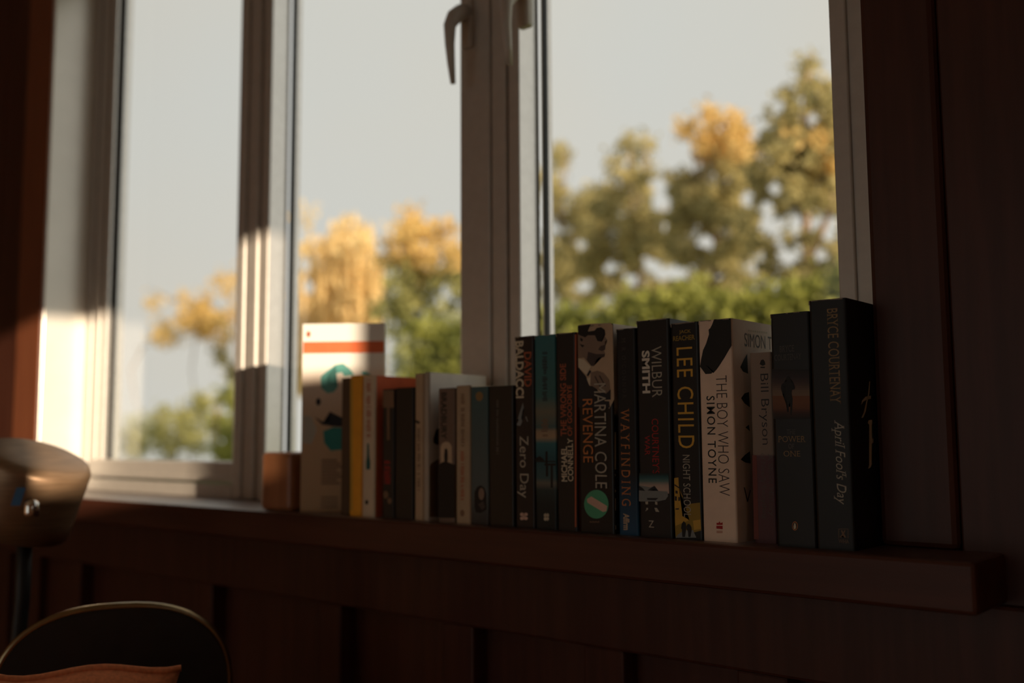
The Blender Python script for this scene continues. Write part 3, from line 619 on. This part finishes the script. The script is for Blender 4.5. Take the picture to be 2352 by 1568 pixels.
ck('cup_picture', [[(3.0, 18.8), (2.9, 20.6), (3.8, 21.4), (5.2, 22.4), (6.4, 22.6), (7.4, 21.8), (8.2, 20.8), (6.6, 20.6), (6.2, 21.2), (4.0, 20.8), (3.8, 19.6), (5.6, 19.0), (5.0, 18.2), (4.0, 18.0)], [(9.2, 21.2), (9.8, 21.4), (11.0, 20.6), (11.4, 18.8), (10.4, 18.6), (10.2, 19.8)]], INK['tealpale'])
ck('cup_picture', [[(3.6, 10.4), (3.4, 12.2), (5.0, 12.8), (8.4, 12.6), (8.2, 10.6), (6.8, 9.4), (4.6, 9.2)]], INK['teal'])
ck('leaf_picture', [[(2.0, 14.4), (3.4, 13.6), (4.6, 13.4), (4.4, 15.2), (5.2, 14.8), (6.8, 14.0), (7.2, 12.8), (5.0, 12.9), (3.2, 13.2)], ell(2.6, 18.9 - 2.2, .4, .6, 10)], INK['night'], 2)
ck('bowl_picture', [[(.3, 10.4), (.3, 14.6), (1.6, 14.4), (2.4, 12.4), (1.6, 10.2)]], INK['grey'])
ck('blurb_lettering', [rect(3.2, 7.6 - .5 * k, 5.6 + (k % 3) * .5, 7.9 - .5 * k) for k in range(8)] + [rect(3.2, 2.0 - .5 * k, 5.8, 2.25 - .5 * k) for k in range(4)], INK['brown'])
ck('publisher_mark', [ell(.9, 27.2, .35, .5, 12)], INK['brick'])

# --- bookend block
bl0, bl1 = onY(597, 1100, .93), onY(667, 1100, .93)
bh = onY(632, 1038, .93).z - ZS
bm = bmesh.new(); box(bm, bl0.x, bl1.x, .93, .985, ZS, ZS + bh, .008)
OAK = mat('oiled red-brown block wood', (.34, .135, .055), .45, col2=(.27, .10, .04), scale=8, stretch=(8, 8, .7), bump=.1)
o = link('bookend_block', bm, OAK, smooth=False)
tag(o, 'small rounded red-brown wooden block left of the white cookery book', 'wood block')

# ------------------------------------------------------------------ foreground: lamp head, chair, cushion
BRASS = mat('brushed bronze', (.30, .185, .105), .4, metal=.5, var=.15, scale=20, stretch=(1, 1, 14))
DARKM = mat('blackened metal', (.02, .018, .016), .5, metal=.3)
LP = CAM + ray(62, 1118) * (1.45 / 1.0)
lamp = empty('floor_lamp', (LP.x, LP.y, 0), 'bronze cylinder lamp head leaning in front of the sill', 'lamp')
ax = (UPV * .93 + RGT * .34 - FWD * .06).normalized()     # the shade hangs tilted
q3 = ax.to_track_quat('Z', 'Y').to_matrix().to_4x4()
bm = bmesh.new()
rg = lathe(bm, [(.0, .052), (.030, .052), (.064, .051), (.074, .047), (.0785, .038), (.0785, .02), (.077, -.03), (.0755, -.060), (.0735, -.060), (.074, -.03), (.075, .02), (.0, .045)], 48)
bmesh.ops.transform(bm, matrix=q3, verts=bm.verts); bmesh.ops.recalc_face_normals(bm, faces=bm.faces)
sh = link('lamp_shade', bm, BRASS, lamp, True, loc=(0, 0, LP.z))
bm = bmesh.new(); lathe(bm, [(0, 0), (.009, 0), (.010, .004), (.010, .018), (.007, .022), (0, .022)], 16); bmesh.ops.recalc_face_normals(bm, faces=bm.faces)
kd = (CAM + ray(72, 1185) * 1.36 - Vector((LP.x, LP.y, LP.z)))
link('knob', bm, mat('polished steel', (.8, .78, .75), .12, metal=1), sh, True, loc=kd)
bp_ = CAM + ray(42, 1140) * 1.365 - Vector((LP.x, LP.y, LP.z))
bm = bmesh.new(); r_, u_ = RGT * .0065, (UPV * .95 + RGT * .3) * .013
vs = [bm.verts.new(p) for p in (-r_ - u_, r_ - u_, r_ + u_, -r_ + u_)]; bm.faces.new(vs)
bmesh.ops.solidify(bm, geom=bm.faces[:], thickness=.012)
lb = link('glint', bm, mat('blue reflection colour', (.06, .22, .45), .3), sh, loc=bp_); lb['label'] = 'small blue switch'  # blue reflection on the bronze, made as a coloured chip
bm = bmesh.new(); tube(bm, [(0, 0, LP.z - .045), (.0, .0, LP.z - .16), (-.01, -.01, .5), (-.01, -.01, .03)], .011, 10)
link('pole', bm, DARKM, lamp, True)
bm = bmesh.new(); lathe(bm, [(0, 0), (.12, 0), (.125, .006), (.12, .02), (.02, .03), (0, .03)], 32); bmesh.ops.recalc_face_normals(bm, faces=bm.faces)
link('base', bm, DARKM, lamp, True)

# chair with a rounded black back and a metal rim
cc = CAM + ray(262, 1640) * 1.28
view = Vector((cc.x, cc.y, 0)).normalized(); side = Vector((-view.y, view.x, 0)) * -1
ang = math.atan2(side.y, side.x)
ch = empty('tub_chair', (cc.x, cc.y, 0), 'black chair with a rounded back and thin metal rim, under the sill', 'chair', rz=ang)
LEATH = mat('black leather', (.012, .011, .010), .5, var=.2, scale=60, bump=.2)
RIM = mat('burnished metal rim', (.34, .26, .15), .25, metal=1, var=.15, scale=14)
zt = (CAM + ray(280, 1397) * 1.28).z; R = .142; ztc = zt - .115
arc = [(R * math.copysign(abs(math.cos(t)) ** .8, math.cos(t)), 0, ztc + .115 * abs(math.sin(t)) ** .8) for t in [math.pi * k / 32 for k in range(33)]]
low = [(.60, .25), (.80, .16), (.92, .09), (.98, .04)]
path = [(R * f, 0, ztc - d) for f, d in low] + arc + [(-R * f, 0, ztc - d) for f, d in low[::-1]]
bm = bmesh.new(); tube(bm, path, .0055, 10); link('rim', bm, RIM, ch, True)
bm = bmesh.new(); prism(bm, [Vector((x * .98, -.008, z if z < ztc else ztc + (z - ztc) * .98)) for x, y, z in path], (0, 1, 0), .016); link('backrest', bm, LEATH, ch)
bm = bmesh.new(); box(bm, -.2, .2, -.42, .0, .34, .395, .02); link('seat', bm, LEATH, ch)
for sx in (-.17, .17):
    for sy in (-.38, -.03):
        bm = bmesh.new(); tube(bm, [(sx, sy, .35), (sx * 1.1, sy, 0)], [.014, .010], 10); link('leg', bm, DARKM, ch, True)
# cushion: leans in the chair, only its top edge in view
cu = CAM + ray(105, 1765) * 1.12
bm = bmesh.new(); N = 14; top = []
cw_, ch_ = .135, .11
grid = {}
for s in (1, -1):
    for i in range(N + 1):
        for j in range(N + 1):
            u, v = i / N * 2 - 1, j / N * 2 - 1
            edge = (1 - abs(u) ** 3) * (1 - abs(v) ** 3)
            if s == -1 and (i in (0, N) or j in (0, N)): grid[s, i, j] = grid[1, i, j]; continue
            pinch = 1 - .10 * (1 - abs(u) ** 2) * (abs(v) ** 3) ; pin2 = 1 - .10 * (1 - abs(v) ** 2) * (abs(u) ** 3)
            grid[s, i, j] = bm.verts.new((u * cw_ * pin2, s * .045 * edge ** .6, v * ch_ * pinch + .006 * math.sin(u * 5)))
    for i in range(N):
        for j in range(N):
            f = [grid[s, i, j], grid[s, i + 1, j], grid[s, i + 1, j + 1], grid[s, i, j + 1]]
            bm.faces.new(f if s == -1 else f[::-1])
bmesh.ops.recalc_face_normals(bm, faces=bm.faces)
cush = empty('cushion', (cu.x, cu.y, cu.z + .004), 'orange fabric cushion on the dark chair', 'cushion', rz=ang)
cush.rotation_euler.y = .075
ORF = mat('burnt orange linen', (.72, .24, .10), .95, var=.12, scale=200, bump=.3)
link('cushion_body', bm, ORF, cush, True)
bm = bmesh.new()
pp = [(u * cw_ * 1.0, 0, ch_ * (1 - .10 * (1 - u * u)) + .006 * math.sin(u * 5)) for u in [k / 16 * 2 - 1 for k in range(17)]]
tube(bm, pp, .004, 8); link('piping', bm, ORF, cush, True)

# ------------------------------------------------------------------ garden
rng = np.random.default_rng(7)
def leafmat(name, c1, c2, scale=5, trans=.45): return mat(name, c1, .55, col2=c2, scale=scale, trans=trans, spec=.3)
L_OLIVE = leafmat('olive leaves', (.60, .50, .22), (.15, .15, .065))
L_GOLD = leafmat('golden leaves', (.88, .62, .24), (.55, .38, .13))
L_WILLOW = leafmat('yellow willow leaves', (.90, .70, .36), (.78, .58, .26))
L_HEDGE = leafmat('bright hedge leaves', (.38, .38, .085), (.17, .19, .045), 2.5)
L_GREEN = leafmat('green shrub leaves', (.48, .45, .17), (.27, .27, .10))
L_PALE = leafmat('pale grey-green leaves', (.50, .50, .34), (.34, .37, .24))
BARK = mat('pale bark', (.26, .18, .12), .9, var=.2, scale=8)
GRASS = mat('lawn', (.20, .22, .06), .95, var=.25, scale=3)
def leaves(name, pts, size, m, parent, droop=0):
    """one folded leaf blade at each point, in random directions"""
    n = len(pts); P = np.asarray(pts)
    a = rng.normal(size=(n, 3)); a[:, 2] -= droop; a /= np.linalg.norm(a, axis=1)[:, None]
    b = rng.normal(size=(n, 3)); b -= (b * a).sum(1)[:, None] * a; b /= np.linalg.norm(b, axis=1)[:, None]
    c = np.cross(a, b); s = (size * rng.uniform(.6, 1.3, n))[:, None]
    V = np.stack([P, P + a * s * .5 + b * s * .24 + c * s * .08, P + a * s, P + a * s * .5 - b * s * .24 + c * s * .08], 1).reshape(-1, 3)
    k = np.arange(n)[:, None] * 4
    Fc = np.concatenate([k + np.array([[0, 1, 2]]), k + np.array([[0, 2, 3]])], 0)
    me = bpy.data.meshes.new(name); me.from_pydata(V.tolist(), [], Fc.tolist()); me.materials.append(m)
    o = bpy.data.objects.new(name, me); COL.objects.link(o); o.parent = parent; o['kind'] = 'stuff'
    return o
def cloud(blobs, Y, n, holes=(), spread=.28):
    """points in ellipsoids given as pixel ellipses at the depth plane Y; holes thin the crown where the sky shows"""
    out = []; ar = [rx * ry for _, _, rx, ry in blobs]; tot = sum(ar)
    for (x, y, rx, ry), a in zip(blobs, ar):
        k = int(n * a / tot); nc = max(3, int(rx * ry / 260))
        u = rng.normal(size=(nc, 3)); u /= np.linalg.norm(u, axis=1)[:, None]; r = rng.uniform(.1, 1.08, nc) ** .6
        C = np.stack([x + u[:, 0] * r * rx, y + u[:, 2] * r * ry, u[:, 1] * r], 1)
        for j in range(k):
            c = C[rng.integers(nc)]; g = rng.normal(size=3)
            px, py = c[0] + g[0] * 12, c[1] + g[1] * 12
            if any(((px - hx) / (hr + 7)) ** 2 + ((py - hy) / (hr2 + 7)) ** 2 < 1 for hx, hy, hr, hr2 in holes): continue
            out.append(onY(px, py, Y * (1 + (c[2] + g[2] * .12) * spread * .35))[:])
    return out
def limb(parent, pts, r0, r1, Y, name='branch'):
    bm = bmesh.new(); n = len(pts)
    tube(bm, [onY(x, y, Y) - parent.location for x, y in pts], [r0 + (r1 - r0) * k / (n - 1) for k in range(n)], 7)
    return link(name, bm, BARK, parent, True)
GZ = -.45
def tree(name, label, Y, trunk, crowns, limbs=(), group='trees in the garden', r=.07):
    base = onY(trunk[0][0], trunk[0][1], Y); base.z = GZ
    e = empty(name, base, label, 'tree', group)
    bm = bmesh.new(); pts = [base] + [onY(x, y, Y) for x, y in trunk]
    tube(bm, [p - base for p in pts], [r] + [r * (1 - .75 * (k + 1) / len(trunk)) for k in range(len(trunk))], 8); link('trunk', bm, BARK, e, True)
    for pts in limbs: limb(e, pts, r * .4, r * .12, Y)
    for (blobs, n, size, m, holes) in crowns:
        P = [(p[0] - base.x, p[1] - base.y, p[2] - base.z) for p in cloud(blobs, Y, n, holes)]
        leaves('foliage', P, size, m, e)
    return e
gd = boxobj('ground', (-60, 40, YW1 + .02, 90, GZ - .1, GZ), GRASS); tag(gd, 'lawn outside the window', kind='structure')
HO = [(1512, 425, 20, 14), (1520, 465, 22, 24), (1528, 520, 10, 11), (1590, 385, 14, 13), (1716, 455, 14, 22), (1780, 430, 18, 16), (1765, 480, 16, 22), (1770, 520, 26, 20), (1790, 560, 10, 10),
      (1822, 525, 10, 10), (1855, 515, 22, 16), (1905, 520, 22, 36), (1810, 592, 28, 18), (1885, 585, 16, 14), (1840, 570, 12, 10), (1545, 628, 36, 18), (1500, 610, 16, 16), (1638, 628, 13, 11), (1340, 658, 22, 11), (1445, 645, 15, 10),
      (1400, 615, 14, 12), (1625, 555, 20, 14), (1484, 595, 12, 12), (1318, 415, 12, 12), (1790, 250, 12, 12), (1840, 235, 12, 10), (1855, 275, 24, 14), (1335, 560, 9, 9), (1240, 480, 8, 30)]
tree('garden_tree', 'olive green tree left of the others above the hedge', 14.6, [(1290, 800), (1295, 650), (1290, 480)],
     [([(1292, 370, 26, 40), (1268, 450, 36, 70), (1330, 500, 50, 60), (1285, 590, 75, 80), (1360, 620, 75, 70), (1350, 500, 50, 70), (1300, 680, 80, 36)], 9800, .115, L_OLIVE, HO)], [[(1293, 600), (1320, 540), (1345, 480)], [(1292, 520), (1270, 440), (1262, 390)], [(1290, 480), (1296, 400), (1300, 340)]])
tree('garden_tree', 'olive tree with two thin leading shoots above the hedge', 11.2, [(1460, 820), (1470, 620), (1455, 450)],
     [([(1445, 335, 13, 40), (1486, 350, 11, 32), (1408, 385, 18, 22), (1450, 440, 62, 62), (1455, 520, 85, 60), (1420, 600, 95, 62), (1510, 600, 70, 70), (1530, 510, 50, 70), (1385, 470, 40, 60), (1440, 680, 90, 36), (1540, 670, 60, 36)], 12500, .098, L_OLIVE, HO)], [[(1460, 520), (1450, 420), (1443, 310)], [(1462, 500), (1480, 420), (1486, 330)], [(1468, 600), (1500, 540), (1530, 470)]])
tree('garden_tree', 'tree with a golden sunlit crown above the hedge', 9.1, [(1630, 820), (1640, 620), (1655, 420)],
     [([(1578, 290, 14, 26), (1640, 270, 12, 36), (1682, 285, 16, 36), (1650, 335, 48, 40), (1700, 355, 40, 40), (1625, 320, 30, 30)], 2600, .08, L_GOLD, HO),
      ([(1640, 410, 85, 60), (1600, 480, 85, 70), (1680, 520, 80, 80), (1620, 590, 90, 60), (1560, 440, 34, 60), (1710, 430, 50, 50), (1640, 660, 100, 36)], 12500, .08, L_OLIVE, HO)], [[(1645, 560), (1610, 450), (1580, 290)], [(1652, 440), (1645, 340), (1640, 250)], [(1655, 430), (1690, 350), (1700, 270)]])
tree('garden_tree', 'tallest tree beside the right edge of the window, with a bare spire', 7.3, [(1850, 820), (1855, 600), (1845, 350)],
     [([(1858, 150, 8, 36), (1845, 195, 22, 30), (1900, 235, 40, 40), (1820, 250, 60, 40), (1850, 310, 95, 50), (1790, 330, 60, 60), (1880, 390, 75, 70), (1800, 420, 75, 70), (1860, 470, 90, 60), (1800, 570, 95, 60), (1920, 560, 60, 80), (1745, 470, 50, 70), (1830, 640, 110, 36)], 16500, .065, L_OLIVE, HO),
      ([(1850, 310, 95, 45), (1900, 360, 60, 60)], 1100, .065, L_GOLD, HO)], [[(1850, 500), (1800, 400), (1770, 320)], [(1847, 420), (1880, 320), (1905, 240)], [(1845, 350), (1852, 220), (1860, 125)], [(1856, 600), (1900, 500), (1920, 420)]], r=.09)
# hedge
hb = onY(1580, 690, 5.4); hb.z = GZ
he = empty('hedge', hb, 'clipped bright green hedge running behind the right-hand books', 'hedge')
htop = EYE + .158 * 5.4
pts = []
for _ in range(21000):
    x = rng.uniform(-5.9, .6); q_ = rng.uniform()
    wob = .05 * math.sin(x * 5) + .03 * math.sin(x * 13)
    if q_ < .45: y, z = 5.4 + rng.uniform(-.05, .7), htop + wob + rng.normal() * .045
    else: y, z = 5.4 + rng.normal() * .05, rng.uniform(GZ + .6, htop + wob)
    pts.append((x - hb.x, y - hb.y, z - hb.z))
leaves('foliage', pts, .075, L_HEDGE, he)
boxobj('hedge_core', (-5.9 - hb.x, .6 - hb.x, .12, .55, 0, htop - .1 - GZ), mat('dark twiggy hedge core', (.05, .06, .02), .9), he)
# middle pane: willow, rounded tree, pale shrubs
wb = onY(770, 900, 11.4); wb.z = GZ
we = empty('willow_tree', wb, 'yellow weeping tree with long hanging strands', 'tree', 'trees in the garden')
bm = bmesh.new(); tube(bm, [Vector((0, 0, 0)), onY(775, 760, 11.4) - wb, onY(790, 560, 11.4) - wb, onY(810, 500, 11.4) - wb], [.1, .08, .05, .02], 8); link('trunk', bm, BARK, we, True)
P = []
for _ in range(260):
    x = rng.uniform(676, 880); y0 = 500 + 90 * abs((x - 800) / 120) ** 1.4 + rng.uniform(-20, 120); y1 = min(y0 + rng.uniform(140, 330), 900)
    Yp = 11.4 + rng.uniform(-.5, .5); dx = rng.uniform(-8, 8)
    for t in np.arange(0, 1, .035): P.append(tuple(onY(x + dx * t + rng.normal() * 1.2, y0 + (y1 - y0) * t, Yp) - wb))
HW = [(700, 600, 14, 20), (708, 650, 12, 20), (870, 540, 12, 40)]
P += [tuple(Vector(p) - wb) for p in cloud([(815, 520, 22, 36), (865, 520, 14, 50), (770, 560, 70, 46), (700, 520, 20, 50)], 11.4, 350)]
P = [p for p in P if not any(((proj(Vector(p) + wb)[0] - a) / c) ** 2 + ((proj(Vector(p) + wb)[1] - b_) / d) ** 2 < 1 for a, b_, c, d in HW)]
leaves('foliage', P, .14, L_WILLOW, we, droop=4)
tree('garden_tree', 'rounded tree, golden above and green below, in the middle pane', 9.0, [(960, 900), (965, 740), (955, 620)],
     [([(920, 545, 45, 40), (975, 530, 50, 45), (1030, 520, 14, 20), (950, 590, 80, 40), (1040, 590, 40, 40)], 1300, .12, L_GOLD, []),
      ([(950, 640, 90, 50), (990, 700, 80, 60), (915, 700, 60, 60), (1050, 650, 50, 60)], 2200, .12, L_GREEN, [])], [[(958, 640), (930, 580), (910, 530)], [(960, 660), (1000, 580), (1025, 510)]])
def shrub(label, Y, blobs, n, size, m, name='garden_shrub', stems=()):
    b0 = onY(blobs[0][0], blobs[0][1], Y); b0.z = GZ
    e = empty(name, b0, label, 'shrub', 'shrubs in the garden')
    leaves('foliage', [tuple(Vector(p) - b0) for p in cloud(blobs, Y, n, spread=.3)], size, m, e)
    bm = bmesh.new()
    tube(bm, [Vector((0, 0, 0)), Vector((.05, 0, .5)), onY(blobs[0][0], blobs[0][1], Y) - b0], [.03, .025, .01], 6); link('stem', bm, BARK, e, True)
    for s in stems: limb(e, s, .03, .015, Y, 'stem')
shrub('pale grey-green shrub beside the middle window post', 7.1, [(1000, 800, 75, 60), (1050, 780, 40, 60), (940, 830, 40, 40)], 1700, .10, L_PALE)
# left pane: sparse branching tree, low bushes
tree('garden_tree', 'sparse golden tree with bare branches in the left pane', 15.0, [(540, 1000), (545, 800), (530, 690)],
     [([(430, 735, 80, 32), (380, 770, 60, 20), (480, 715, 60, 30), (490, 745, 50, 36), (520, 655, 30, 22), (500, 690, 26, 22), (360, 690, 28, 14), (455, 700, 40, 20)], 2600, .16, L_GOLD, [(500, 700, 14, 12)]),
      ([(520, 780, 22, 46), (530, 850, 20, 50)], 400, .17, L_OLIVE, [])],
     [[(535, 720), (470, 760), (390, 780), (310, 800)], [(540, 740), (480, 690), (400, 690), (340, 660)], [(530, 690), (525, 650), (520, 610)], [(330, 795), (300, 850), (310, 920), (330, 960)], [(450, 770), (440, 850), (450, 920)]], r=.06)
shrub('low bush in the left pane, beside its middle', 10.6, [(440, 1000, 70, 46), (470, 950, 40, 40), (340, 1020, 60, 40), (400, 970, 60, 30)], 2600, .11, L_GREEN, stems=[[(385, 1060), (380, 1000), (365, 950)], [(400, 1060), (415, 990), (425, 940)]])
shrub('yellow-green bush against the left window post', 8.2, [(515, 1010, 45, 60), (525, 950, 25, 50)], 1400, .11, L_HEDGE, stems=[[(500, 1060), (495, 980), (500, 920)]])
shrub('pale bush low in the left corner of the garden view', 12.9, [(290, 1000, 50, 46), (320, 960, 30, 20)], 1000, .12, L_PALE)
bpy.data.objects.remove(_fo)
